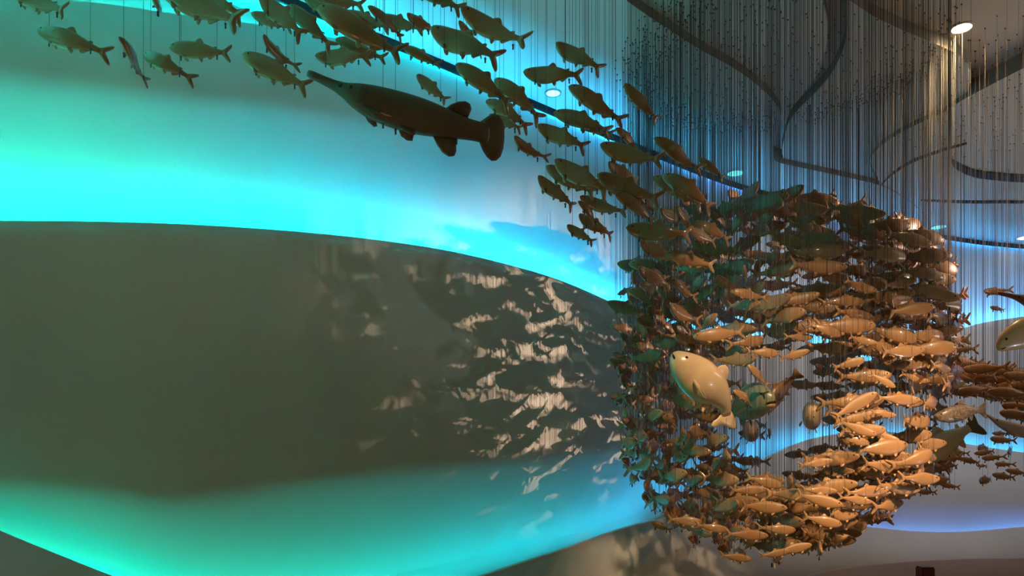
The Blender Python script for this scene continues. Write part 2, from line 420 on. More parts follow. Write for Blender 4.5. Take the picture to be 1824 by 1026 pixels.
VARS = []     # every variant: part name -> mesh, plus raw numpy for the merged rest
for vi, (A, kind, slim) in enumerate([(0, 0, 1.1), (.34, 0, 1.02), (-.34, 0, 1.12), (.13, 1, .98), (-.13, 1, 1.16), (.62, 0, 1.06), (-.62, 0, 1.02)]):
    d, pr = herring(slim)
    v = {'full': {}, 'raw': None, 'slim': slim}
    for k in ('body', 'tail_fin', 'dorsal_fin', 'adipose_fin', 'anal_fin', 'pelvic_fin', 'pectoral_fin', 'mouth'):
        for i, (vs, fs) in enumerate(d[k] if isinstance(d[k], list) else [d[k]]):
            v['full'][k + (':2' if i else '')] = mesh(k, bend(vs, A, kind), fs, M_EYE if k == 'mouth' else M_FISH)
    v['eyes'] = [mesh('eye', bend(vs, A, kind), fs, M_EYE) for vs, fs in d['eye']]
    vs, fs = join([d['body'], d['adipose_fin'], d['anal_fin'], *d['pelvic_fin'], *d['pectoral_fin']])
    v['compact'] = mesh('body', bend(vs, A, kind), fs, M_FISH)
    vs, fs = join([d['body'], d['adipose_fin'], d['anal_fin'], *d['pelvic_fin'], *d['pectoral_fin'], d['tail_fin'], d['dorsal_fin']])
    ev, ef = join(d['eye'])
    v['raw'] = (np.array(bend(vs, A, kind)), fs, np.array(bend(ev, A, kind)), ef)
    VARS.append(v)
# unit wire and its stop
def cyl(r, z0, z1, n=5):
    vs = [(r*math.cos(2*math.pi*k/n), r*math.sin(2*math.pi*k/n), z) for z in (z0, z1) for k in range(n)]
    return vs, [(k, (k + 1) % n, n + (k + 1) % n, n + k) for k in range(n)] + [tuple(range(n))[::-1], tuple(range(n, 2*n))]
WR = .0011
WIRE = mesh('hanging_wire', *cyl(WR, 0, 1), M_WIRE)
STOP = mesh('wire_stop', *join([cyl(.0045, -.024, .0, 6), cyl(.0065, -.003, .003, 6)]), M_WIRE)
DOT = mesh('ceiling_fixing', *cyl(.007, -.010, 0, 6), M_WIRE)

# ------------------------------------------------------------------ placing the fish
FISH = []     # dicts: c, R, L, var, ax, explicit
PTS = []      # collision samples
def frame(ax):
    x = ax.normalized(); z = Vector((0, 0, 1)); z = (z - x * z.dot(x)).normalized(); y = z.cross(x)
    return Matrix((x, y, z)).transposed()
def samples(c, ax, L): return [c + ax * (L * t) for t in (-.42, -.22, 0, .2, .4)]
def clash(c, ax, L, r=.105):
    for s, rr in zip(samples(c, ax, L), (.5, .9, 1, .7, .4)):
        for q, qr in PTS:
            dx, dy, dz = s.x - q.x, s.y - q.y, s.z - q.z
            if abs(dz) > .2 or abs(dx) > .2: continue
            if dx*dx + dy*dy + dz*dz*1.1 < (r * .5 * (rr + qr)) ** 2: return True
    return False
def register(c, ax, L, **kw):
    for s, rr in zip(samples(c, ax, L), (.5, .9, 1, .7, .4)): PTS.append((s, rr * L / .4))
    f = dict(c=c, ax=ax, L=L, R=frame(ax), var=random.randrange(7), **kw); FISH.append(f); return f
def place_px(hx, hy, tx, ty, d, Lpx=0, sign=1, zone='stream'):
    """fish seen from head pixel to tail pixel at distance d; Lpx: its full length in px if it is turned to or from us"""
    for dd in (0, .1, -.1, .2, -.2, .3, -.3, .42, -.42, .55):
        D = d + dd
        H, T = P(hx, hy, D), P(tx, ty, D); pl = (T - H).length
        if Lpx:
            L = Lpx / F * D
            if L > pl: T2 = P(tx, ty, D + sign * math.sqrt(L*L - pl*pl)); H, T = H, T2
        ax = (T - H).normalized(); L = (T - H).length; c = (H + T) / 2
        if not clash(c, ax, L): break
    return register(c, ax, L, zone=zone, px=((hx + tx) / 2, (hy + ty) / 2))

BIG = []
def reserve(pts, r=1.6):
    for p in pts: PTS.append((p, r))

STREAM = [(15,-22,126,27,4.1), (62,50,189,90,4.1), (208,66,268,148,4.2,135), (251,92,339,134,4.6), (300,83,411,95,4.4), (432,96,551,157,4.2), (463,64,522,125,4.5,112),
 (560,97,661,104,4.7), (287,22,258,-50,4.3,110,-1), (280,-30,436,50,3.9), (330,-28,437,34,4.3), (447,23,522,50,4.9), (460,-12,543,68,4.2), (512,6,591,80,4.6),
 (555,-10,650,10,4.6), (540,-6,618,30,5.0), (566,18,718,92,3.9), (598,72,688,102,4.9), (610,22,695,50,5.1), (657,9,722,66,4.5,100), (668,30,755,52,5.1),
 (727,24,773,58,4.6,84), (718,86,786,113,4.8), (732,-34,824,18,4.2), (821,20,940,88,4.0), (766,46,892,110,4.2), (817,38,858,95,4.9,100),
 (811,111,912,182,4.3), (880,136,965,205,4.7), (865,175,944,221,4.9), (871,203,930,232,4.3,62), (742,133,797,180,4.8), (932,126,1037,138,4.6), (990,74,1072,128,4.5),
 (1012,156,1114,214,4.5), (1112,149,1173,216,4.6,92), (986,198,1090,231,4.7), (1024,214,1094,240,5.1), (957,221,1045,266,4.6), (912,245,970,287,4.7,80),
 (1100,228,1142,268,5.0,80), (1068,260,1178,290,4.5), (1163,248,1254,302,4.6,108), (1244,281,1292,316,5.0), (988,283,1085,346,4.4), (972,296,1062,345,4.8),
 (960,312,1020,371,4.5,90), (1063,313,1175,360,4.6), (1086,289,1134,326,5.0,85), (1032,353,1115,383,4.9), (1034,357,1068,401,4.4,68), (1098,342,1172,394,4.5,100),
 (1136,345,1170,378,5.2,76), (1033,381,1088,422,4.8,80), (1010,400,1058,433,4.5,58), (1182,308,1276,366,4.6), (1163,313,1256,364,4.9), (1172,376,1222,396,5.3,80), (1203,367,1238,414,5.1,85),
 (1116,404,1231,420,4.7), (1232,394,1306,425,5.2), (1225,408,1275,432,5.0,75), (1143,430,1202,468,5.2,88), (1184,452,1274,474,5.0), (1140,476,1190,512,5.0,84), (1165,478,1196,525,5.3,80),
 (1190,500,1245,530,5.2,80), (1147,506,1175,520,5.1,80)]
CLUSTER = [ # head, tail: the clearest ones on the rims and in the gaps of the round shoal
 (1436,353,1350,349,6.6), (1378,352,1308,364,6.9), (1432,382,1352,372,6.4), (1536,394,1461,374,6.3), (1571,392,1520,398,6.7,84), (1633,401,1584,411,6.5,80,-1), (1616,392,1590,388,6.8,70,-1),
 (1667,431,1616,437,6.2,70), (1475,410,1420,385,6.4), (1490,415,1400,400,6.1), (1437,440,1360,410,6.0), (1528,441,1462,430,6.1), (1564,455,1505,452,6.2), (1620,440,1560,432,6.2),
 (1600,480,1545,446,6.0,90), (1630,500,1567,512,5.9), (1560,520,1500,500,5.8), (1540,522,1490,524,6.1), (1690,515,1620,530,6.0), (1704,540,1645,545,6.4,90), (1645,565,1585,560,6.0), (1500,598,1440,575,5.7),
 (1560,612,1508,600,5.7), (1540,640,1485,655,5.7), (1600,640,1545,640,6.0), (1365,605,1305,612,5.7,70,-1), (1450,600,1395,600,5.8), (1390,630,1330,625,5.5), (1440,625,1385,640,5.6),
 (1330,650,1372,688,5.5,58), (1310,695,1345,722,5.4,52), (1270,470,1200,480,5.8,80), (1325,475,1330,505,5.6,80), (1300,520,1370,530,5.6), (1190,545,1240,575,5.2,90), (1235,600,1330,590,5.3),
 (1280,560,1240,590,5.4,70), (1355,540,1295,545,5.5,80), (1140,455,1120,475,8.6,44), (1100,525,1130,510,8.8), (1122,560,1100,575,8.9,40),
 (1165,712,1098,704,7.4), (1395,866,1330,850,5.6), (1365,872,1298,874,5.6), (1400,905,1315,900,5.5), (1500,900,1415,880,5.6), (1492,875,1425,872,5.7), (1485,820,1420,830,5.7), (1520,840,1472,835,5.9,65),
 (1555,895,1490,885,5.7), (1500,935,1430,920,5.6), (1445,970,1378,985,5.5), (1408,982,1352,990,5.4), (1340,997,1281,988,5.5), (1505,957,1474,964,5.9,62), (1459,985,1461,960,5.9,80), (1392,985,1370,1003,5.6,70,-1),
 (1420,945,1350,940,5.5), (1370,955,1290,950,5.5), (1300,945,1240,935,5.8), (1250,930,1190,925,6.2), (1160,930,1195,945,7.0), (1600,875,1540,860,6.2), (1590,850,1540,845,6.1),
 (1550,790,1495,778,5.8), (1600,785,1548,770,5.9), (1598,740,1550,735,5.8), (1582,735,1540,725,6.2), (1560,700,1480,745,5.6), (1595,690,1550,665,5.7), (1655,680,1600,665,6.0), (1560,775,1490,750,5.6),
 (1371,765,1371,778,8.6,45), (1350,815,1351,828,8.3,50), (1455,650,1472,668,8.0,48)]
RIGHT = [(1764,546,1789,553,9.0), (1710,563,1722,566,9.6,36), (1749,519,1798,518,8.2), (1762,781,1808,785,9.2), (1766,772,1799,772,9.6), (1795,768,1850,770,9.4), (1748,705,1780,710,8.4), (1782,722,1846,727,7.4),
 (1778,735,1842,740,7.2), (1736,808,1774,803,9.6), (1746,816,1788,813,9.3), (1710,816,1748,825,9.3), (1741,830,1761,829,10.2), (1770,826,1805,827,9.6), (1792,837,1832,844,9.4), (1767,845,1809,851,9.6),
 (1747,856,1763,853,9.8,34), (1673,861,1708,868,9.4), (1660,858,1690,852,9.1,44), (1632,875,1670,877,9.2), (1690,803,1725,808,9.8), (1671,823,1711,831,9.8), (1676,793,1708,798,9.7), (1686,812,1719,818,10.1),
 (1745,797,1758,800,10.2,36), (1795,806,1803,800,10.2,34), (1690,838,1697,832,10.0,34), (1683,845,1680,855,9.8,36), (1735,690,1785,692,7.4), (1700,700,1770,690,7.2), (1725,672,1790,676,7.6), (1785,668,1850,672,7.4), (1760,697,1840,702,7.0),
 (1800,705,1860,712,7.3), (1720,655,1765,668,7.8), (1690,640,1750,650,7.6), (1765,700,1800,707,8.2), (1785,684,1840,690,8.0), (1810,745,1855,748,7.9),
 (1690,668,1735,678,7.4), (1705,648,1740,640,8.0), (1740,660,1800,655,8.3)]

# room taken by the big fish first
GARP = (548, 131, 898, 256, 3.55)
gh, gt = P(548, 131, 3.6), P(898, 252, 3.85)
reserve([gh + (gt - gh) * (k / 12) for k in range(13)], 1.3)
big_px = [((1197, 626), (1300, 715), 5.25), ((1320, 715), (1365, 715), 6.0), ((1380, 690), (1415, 660), 6.5), ((1445, 715), (1447, 765), 6.7), ((1337, 755), (1340, 780), 7.4),
          ((1662, 738), (1757, 728), 6.3), ((1665, 800), (1745, 755), 6.7), ((1757, 738), (1900, 785), 6.6), ((1775, 522), (1990, 580), 6.6), ((1778, 608), (1920, 580), 6.4)]
for a, b, d in big_px:
    pa, pb = P(*a, d), P(*b, d)
    reserve([pa + (pb - pa) * (k / 6) for k in range(7)], 2.1)

for s in STREAM: place_px(*s, zone='stream')
for s in RIGHT: place_px(*s, zone='right')
for s in CLUSTER: place_px(*s, zone='shoal')

# the round shoal: a hollow, turning ball of fish
CEN = Vector((2.82, 7.45, .98)); RX, RZ = 1.72, 1.86
SIL = [(1245, 372), (1300, 352), (1380, 345), (1440, 352), (1500, 368), (1590, 388), (1650, 425), (1690, 480), (1706, 530), (1708, 610), (1700, 650), (1700, 690), (1675, 720), (1672, 790), (1660, 840), (1615, 872), (1585, 905),
       (1530, 938), (1440, 975), (1370, 1000), (1290, 998), (1220, 970), (1160, 935), (1125, 880), (1112, 800), (1104, 720), (1106, 640), (1112, 560), (1118, 480), (1130, 440), (1180, 430), (1215, 400)]
def in_hole(x, y):
    a = ((x - 1376) / 110) ** 2 + ((y - 735) / 112) ** 2 < 1
    b = abs(x - 1450) < 45 and 610 < y < 745
    c = ((x - 1245) / 62) ** 2 + ((y - 690) / 85) ** 2 < 1
    return a, b, c
GAPS = [(1395, 388, 30, 16), (1470, 418, 46, 24), (1660, 465, 10, 10), (1400, 500, 36, 16), (1545, 480, 20, 26), (1350, 430, 30, 18), (1520, 425, 30, 12), (1415, 440, 22, 10), (1300, 415, 26, 22), (1245, 420, 24, 18), (1440, 603, 34, 14),
        (1580, 752, 30, 24), (1410, 935, 18, 10), (1500, 800, 22, 18), (1440, 840, 20, 30), (1395, 840, 40, 16), (1680, 760, 30, 60), (1530, 860, 18, 16), (1470, 545, 26, 10), (1560, 560, 20, 10), (1370, 915, 16, 8), (1650, 500, 14, 12), (1240, 640, 30, 10)]
def in_gap(x, y): return any(((x - a) / p) ** 2 + ((y - b) / q) ** 2 < 1 for a, b, p, q in GAPS)
def gen(n, face, tries=30000):
    made = 0
    for _ in range(tries):
        if made >= n: break
        th = random.uniform(0, 2 * math.pi); u = random.uniform(-1, 1); rr = random.uniform(.80, 1.0)
        w = (1 - abs(u) ** (4.5 if u < 0 else 2.6)) ** .5
        c = CEN + Vector((RX * w * math.cos(th) * rr, RX * w * math.sin(th) * rr, (RZ if u > 0 else RZ * 1.06) * u * rr))
        front = math.sin(th) < 0.05
        if (face == 'front') != front: continue
        x, y = proj(c)
        if not inside(SIL, x, y): continue
        if face == 'front':
            a, b, cc = in_hole(x, y)
            if a or (b and random.random() < .8) or (cc and c.y < 6.4): continue
            if in_gap(x, y) and random.random() < .9: continue
        else:
            a, b, cc = in_hole(x, y)
            if a and random.random() < .86: continue
            if b and random.random() < .55: continue
            if in_gap(x, y) and random.random() < .93: continue
        hd = Vector((-math.sin(th), math.cos(th), 0))        # swimming round the axis, heads first
        if math.cos(th) < -.35 and front:                    # left flank: towards us, then out with the stream
            hd = (hd + Vector((-.9 * random.random(), -.3, 0))).normalized()
        if u > .0 and x < 1300 and random.random() < .6: hd = Vector((-.8, -.5, .15))
        ang = random.gauss(0, .30); hd = Matrix.Rotation(ang, 3, 'Z') @ hd; hd.z += random.gauss(.02, .13) - (.12 if (u > .2 and x > 1400) else 0)
        ax = -hd.normalized(); L = random.uniform(.37, .47) if face == 'front' else random.uniform(.33, .42)
        if clash(c, ax, L, .098 if face == 'front' else .105): continue
        register(c, ax, L, zone='shoal', px=(x, y)); made += 1
    return made
nf = gen(410, 'front', 45000); nb = gen(420, 'back')
# filling of the arm that joins the right-hand stream, and a few far small ones
def arm(n, poly, d0, d1, L0, L1, hd0):
    made = 0
    for _ in range(4000):
        if made >= n: break
        x, y = random.uniform(1600, 1900), random.uniform(560, 880)
        if not inside(poly, x, y): continue
        c = P(x, y, random.uniform(d0, d1)); hd = Matrix.Rotation(random.gauss(0, .35), 3, 'Z') @ Vector(hd0); hd.z += random.gauss(0, .1)
        ax = -hd.normalized(); L = random.uniform(L0, L1)
        if clash(c, ax, L): continue
        register(c, ax, L, zone='right', px=(x, y)); made += 1
arm(46, [(1690, 600), (1740, 650), (1850, 668), (1850, 720), (1790, 712), (1735, 700), (1690, 690)], 7.2, 9.2, .34, .42, (-1, .25, 0))
arm(16, [(1600, 845), (1680, 790), (1700, 820), (1660, 860), (1610, 880)], 8.0, 9.6, .32, .38, (-.8, -.4, 0))
print('FISH', len(FISH), 'front', nf, 'back', nb)

# which ones show most: a coarse depth picture of the fish
W, H, SC = 608, 342, 3.0
zb = np.full((H, W), 1e9); ib = np.full((H, W), -1, int)
yy, xx = np.mgrid[0:H, 0:W]
for k, f in enumerate(FISH):
    ph, pt = proj(f['c'] - f['ax'] * f['L'] * .5), proj(f['c'] + f['ax'] * f['L'] * .5)
    mx, my = (ph[0] + pt[0]) / 2 / SC, (ph[1] + pt[1]) / 2 / SC
    dx, dy = (pt[0] - ph[0]) / SC, (pt[1] - ph[1]) / SC; ln = max(math.hypot(dx, dy), .01)
    hw = .115 * f['L'] * F / f['c'].y / SC; hl = max(ln * .46, hw * .8)
    ux, uy = dx / ln, dy / ln
    x0, x1 = int(max(0, mx - hl - 2)), int(min(W, mx + hl + 3)); y0, y1 = int(max(0, my - hl - 2)), int(min(H, my + hl + 3))
    if x0 >= x1 or y0 >= y1: f['vis'] = 0; continue
    X, Y = xx[y0:y1, x0:x1] - mx, yy[y0:y1, x0:x1] - my
    m_ = ((X*ux + Y*uy) / hl) ** 2 + ((-X*uy + Y*ux) / hw) ** 2 < 1
    m_ &= zb[y0:y1, x0:x1] > f['c'].y
    zb[y0:y1, x0:x1][m_] = f['c'].y; ib[y0:y1, x0:x1][m_] = k
cnt = np.bincount(ib[ib >= 0], minlength=len(FISH))
for k, f in enumerate(FISH): f['vis'] = int(cnt[k]); f['px'] = proj(f['c'])
order = sorted(range(len(FISH)), key=lambda k: -FISH[k]['vis'])
IND = order[:300]; REST = order[300:]

ORD = ['leftmost', 'second from left', 'third from left', 'fourth from left', 'fifth from left', 'sixth from left', 'seventh from left', 'eighth from left', 'ninth from left', 'tenth from left',
       'eleventh from left', 'twelfth from left', 'thirteenth from left', 'fourteenth from left', 'fifteenth from left', 'sixteenth from left', 'seventeenth from left', 'eighteenth from left', 'nineteenth from left', 'twentieth from left']
def facing(f):
    h = -f['ax']; s = []
    if abs(h.y) > .82: s = 'nose towards us' if h.y < 0 else 'tail towards us'
    else:
        s = 'heading left' if h.x < 0 else 'heading right'
        if h.z > .30: s += ', nose up'
        elif h.z < -.25: s += ', nose down'
    return s
def zone_name(f):
    x, y = f['px']
    if f['zone'] == 'stream':
        if x < 240: return 'left end of the fish stream', 'stream'
        if x < 560: t = 'stream above the gar snout'
        elif x < 800: t = 'stream above the gar back'
        elif x < 960: t = 'stream by the gar tail'
        elif x < 1060: t = 'stream right of the gar'
        elif x < 1160: t = 'stream before the round shoal'
        else: t = 'stream joining the round shoal'
        m = {'stream above the gar snout': 50, 'stream above the gar back': 55, 'stream by the gar tail': 120, 'stream right of the gar': 240, 'stream before the round shoal': 310, 'stream joining the round shoal': 380}[t]
        return ('upper ' if y < m else 'lower ') + t, 'stream'
    if f['zone'] == 'right':
        if y < 600: return 'against the blue wall at far right', 'right'
        if y < 715: return 'right-hand arm, ' + ('inner end' if x < 1760 else 'outer end'), 'right'
        if y < 795: return 'beside the pike at right', 'right'
        return 'small school low at right, ' + ('left part' if x < 1700 else 'upper row' if y < 822 else 'lower row'), 'right'
    r = ['top rim', 'upper band', 'high-middle band', 'middle band', 'low-middle band', 'lower band', 'lowest band', 'bottom rim'][min(7, max(0, int((y - 340) / 82)))]
    c = ['far left', 'left', 'centre left', 'centre right', 'right', 'far right'][min(5, max(0, int((x - 1100) / 102)))]
    return "round shoal's " + r + ', ' + c, 'shoal'
zones = {}
for k in IND: zones.setdefault(zone_name(FISH[k])[0], []).append(k)
GN = {'stream': 'fish of the stream under the ceiling', 'shoal': 'fish of the round shoal', 'right': 'fish of the right-hand school'}
for zn, ks in zones.items():
    ks.sort(key=lambda k: FISH[k]['px'][0])
    for i, k in enumerate(ks):
        o_ = ORD[min(i, 19)] if len(ks) > 1 else 'the only clear one'
        shade = 'dark brown fish ' if FISH[k]['zone'] == 'stream' else 'brown fish ' if FISH[k]['px'][1] < 560 or FISH[k]['zone'] == 'right' else 'dusky fish ' if FISH[k]['px'][0] < 1235 else 'tan fish '
        FISH[k]['label'] = shade + facing(FISH[k]) + ', ' + o_ + ', ' + zn

def wire_points(f):
    L = f['L']; out = []
    for t in (-.30, .28):
        p = f['c'] + f['ax'] * (t * L)
        slim = VARS[f['var']]['slim']
        under = (.125 if t < 0 else .052) * L * slim
        out.append((p, under, ceil_z(p.x, p.y)))
    return out
def copy_part(name, me, parent, mtx):
    o = bpy.data.objects.new(name, me); COL.objects.link(o); o.parent = parent; o.matrix_local = mtx; return o
lb = [FISH[k]['label'] for k in IND]; print('ZONES', {z: len(k) for z, k in zones.items() if len(k) > 17}, 'DUP', len(lb) - len(set(lb)), 'LONG', [l for l in lb if len(l.split()) > 16][:5])
protos = {}
def proto(name, me):
    """the first object made from a mesh is kept and later ones are copies of it"""
    key = me.name
    if key not in protos:
        o = bpy.data.objects.new(name, me); protos[key] = o; return o
    return protos[key].copy()
def part(name, me, parent, mtx):
    o = proto(name, me); COL.objects.link(o); o.parent = parent; o.matrix_local = mtx; return o
def wires(e, f_pts, base, full):
    for p, under, zc in f_pts:
        q = p - base; up = zc - p.z
        w = part('hanging_wire', WIRE, e, Matrix.Translation((q.x, q.y, q.z - under)) @ Matrix.Diagonal((1, 1, up + under, 1)))
        if full:
            part('wire_stop', STOP, w, Matrix.Diagonal((1, 1, 1 / (up + under), 1)))
        if proj((p.x, p.y, zc))[1] > -10:
            part('ceiling_fixing', DOT, w, Matrix.Translation((0, 0, 1)) @ Matrix.Diagonal((1, 1, 1 / (up + under), 1)))
for k in IND:
    f = FISH[k]; v = VARS[f['var']]
    e = empty('ceramic_fish', f['c'], f['label'], 'fish', GN[f['zone']])
    Mx = f['R'].to_4x4() @ Matrix.Scale(f['L'], 4)
    full = f['zone'] == 'stream'
    if full:
        for n_, me in v['full'].items(): part(n_.split(':')[0], me, e, Mx)
    else:
        part('body', v['compact'], e, Mx); part('tail_fin', v['full']['tail_fin'], e, Mx); part('dorsal_fin', v['full']['dorsal_fin'], e, Mx)
    if full or f['vis'] > 30:
        for me in v['eyes']: part('eye', me, e, Mx)
    wires(e, wire_points(f), f['c'], full)

# the rest of the shoal as one object
V, Fc, MI = [], [], []; nv = 0
for k in REST:
    f = FISH[k]; v, fs, ev, ef = VARS[f['var']]['raw']
    Rm = np.array(f['R']) * f['L']; c = np.array(f['c'])
    for a, b, mi in ((v, fs, 0), (ev, ef, 1)):
        V.append(a @ Rm.T + c); Fc += [tuple(i + nv for i in t) for t in b]; MI += [mi] * len(b); nv += len(a)
    for p, under, zc in wire_points(f):
        for r, za, zb_ in ((WR, p.z - under, zc), (.0065, p.z - under - .03, p.z - under), (.007, zc - .010, zc)):
            cv, cf = cyl(r, za, zb_, 5)
            V.append(np.array(cv) + np.array([p.x, p.y, 0])); Fc += [tuple(i + nv for i in t) for t in cf]; MI += [2] * len(cf); nv += len(cv)
me = bpy.data.meshes.new('ceramic_fish_shoal'); me.from_pydata(np.concatenate(V).tolist(), [], Fc)
for m in (M_FISH, M_EYE, M_WIRE): me.materials.append(m)
me.polygons.foreach_set('material_index', MI); me.polygons.foreach_set('use_smooth', [True] * len(MI)); me.update()
o = link('ceramic_fish_shoal', me); o['kind'] = 'stuff'; o['category'] = 'fish'
o['label'] = 'remaining small tan fish deep inside the round shoal, on thin dark wires'

# ------------------------------------------------------------------ the big fish
def spine_map(parts, pts, up0, L):
    """bend straight parts (x -.5 .. .5) along a curve of points; size L"""
    c = np.array(smooth_curve([tuple(p) for p in pts], 10)); s = np.concatenate([[0], np.cumsum(np.linalg.norm(np.diff(c, axis=0), axis=1))])
    tot = s[-1]; T = np.gradient(c, axis=0); T /= np.linalg.norm(T, axis=1)[:, None]
    U = np.zeros_like(c); u = np.array(up0, float)
    for i in range(len(c)):
        u = u - T[i] * (u @ T[i]); u /= np.linalg.norm(u); U[i] = u
    S = np.cross(U, T); base = c.mean(0); out = {}
    def mp(v):
        t = (v[0] + .5) * tot; tt = min(max(t, 0), tot)
        pc = np.array([np.interp(tt, s, c[:, j]) for j in range(3)]); tv = np.array([np.interp(tt, s, T[:, j]) for j in range(3)])
        uv = np.array([np.interp(tt, s, U[:, j]) for j in range(3)]); sv = np.array([np.interp(tt, s, S[:, j]) for j in range(3)])
        return tuple(pc + tv * (t - tt) + sv * v[1] * tot + uv * v[2] * tot - base)
    for k, (vs, fs) in parts.items(): out[k] = ([mp(v) for v in vs], fs)
    return out, Vector(base)
def big_fish(name, label, parts, pts, up=(0, 0, 1), m=M_FISH, mats={}, wire_at=((-.25, .08), (.2, .06)), cat='fish'):
    flat = {}
    for k, v in parts.items():
        if isinstance(v, list):
            for i, q in enumerate(v): flat[(k, i)] = q
        else: flat[(k, 0)] = v
    out, base = spine_map(flat, pts, up, 1)
    e = empty(name, base, label, cat)
    bd = None
    for (k, i), (vs, fs) in out.items():
        o = link(k, mesh(k, vs, fs, mats.get(k, M_EYE if k in ('eye', 'mouth', 'nostril') else m)), e)
        if k == 'body': bd = o
    # wires
    s, _ = spine_map({'w': ([(t, 0, 0) for t, u in wire_at], [])}, pts, up, 1)
    for (v, (t, u)) in zip(s['w'][0], wire_at):
        p = Vector(v) + base; zc = ceil_z(p.x, p.y)
        Mw = Matrix.Translation((v[0], v[1], v[2] - u)) @ Matrix.Diagonal((1, 1, zc - p.z + u, 1))
        w = part('hanging_wire', WIRE, e, Mw); part('wire_stop', STOP, w, Matrix.Diagonal((1, 1, 1 / (zc - p.z + u), 1)))
    return e

def gar_parts():
    pr = [(-.50, .016, -.012, .010), (-.485, .020, -.016, .016), (-.42, .022, -.018, .018), (-.36, .026, -.024, .022), (-.30, .038, -.040, .034), (-.25, .056, -.058, .044), (-.17, .074, -.078, .052),
          (-.05, .086, -.086, .056), (.06, .086, -.082, .054), (.16, .074, -.070, .046), (.24, .060, -.058, .036), (.30, .050, -.052, .028), (.36, .048, -.050, .020), (.40, .050, -.054, .010), (.42, .046, -.05, .005)]
    d = {'body': loft([(x, a, b, w * (1 - .05 * math.exp(-((x + .205) / .006) ** 2))) for x, a, b, w in dense(pr, 60)], 24, 2.1)}
    d['tail_fin'] = fin([(.365, .050), (.40, .082), (.435, .103), (.465, .100), (.487, .080), (.498, .045), (.502, .0), (.50, -.05), (.488, -.092), (.465, -.118), (.438, -.125), (.41, -.112), (.385, -.085), (.365, -.052)], .006)
    d['dorsal_fin'] = fin([(.175, .070), (.20, .095), (.24, .118), (.28, .128), (.305, .120), (.315, .098), (.305, .072), (.295, .05)], .006)
    d['anal_fin'] = fin([(.13, -.072), (.155, -.108), (.185, -.138), (.215, -.150), (.24, -.140), (.248, -.115), (.245, -.085), (.24, -.058)], .006)
    d['pelvic_fin'] = [fin([(-.03, sg*.03, -.075), (-.01, sg*.042, -.098), (.02, sg*.048, -.108), (.045, sg*.045, -.104), (.045, sg*.03, -.078)], .004) for sg in (-1, 1)]
    d['pectoral_fin'] = [fin([(-.20, sg*.048, -.05), (-.175, sg*.066, -.072), (-.14, sg*.074, -.085), (-.125, sg*.068, -.078), (-.14, sg*.05, -.055)], .004) for sg in (-1, 1)]
    d['eye'] = [ball((-.275, sg*.0385, .012), .0095, .5) for sg in (-1, 1)]
    d['mouth'] = [ball((-.325, sg*.029, .004), .012, .25) for sg in (-1, 1)]
    # gill cover rims
    d['gill_cover'] = [fin([(-.222, sg*.0485, .045), (-.205, sg*.0525, .02), (-.200, sg*.054, -.01), (-.21, sg*.052, -.04), (-.225, sg*.0485, -.055), (-.232, sg*.048, -.03), (-.236, sg*.0485, .0), (-.234, sg*.048, .03)], .002) for sg in (-1, 1)]
    return d
garpts = [P(548, 131, 3.60), P(640, 172, 3.60), P(720, 200, 3.65), P(800, 222, 3.72), P(860, 236, 3.80), P(898, 246, 3.86)]
big_fish('ceramic_gar', 'long dark brown gar with thin pointed snout, hanging below the fish stream', gar_parts(), garpts, m=M_GAR,
         wire_at=((-.12, .088), (-.06, .098), (.24, .066)))
g2 = [P(1777, 522, 6.5), P(1824, 533, 6.4), P(1900, 556, 6.3), P(1990, 580, 6.2)]
big_fish('ceramic_gar', 'dark gar entering from the right edge, thin snout against the blue wall', gar_parts(), g2, m=M_GAR, wire_at=((-.12, .1), (.2, .08)))

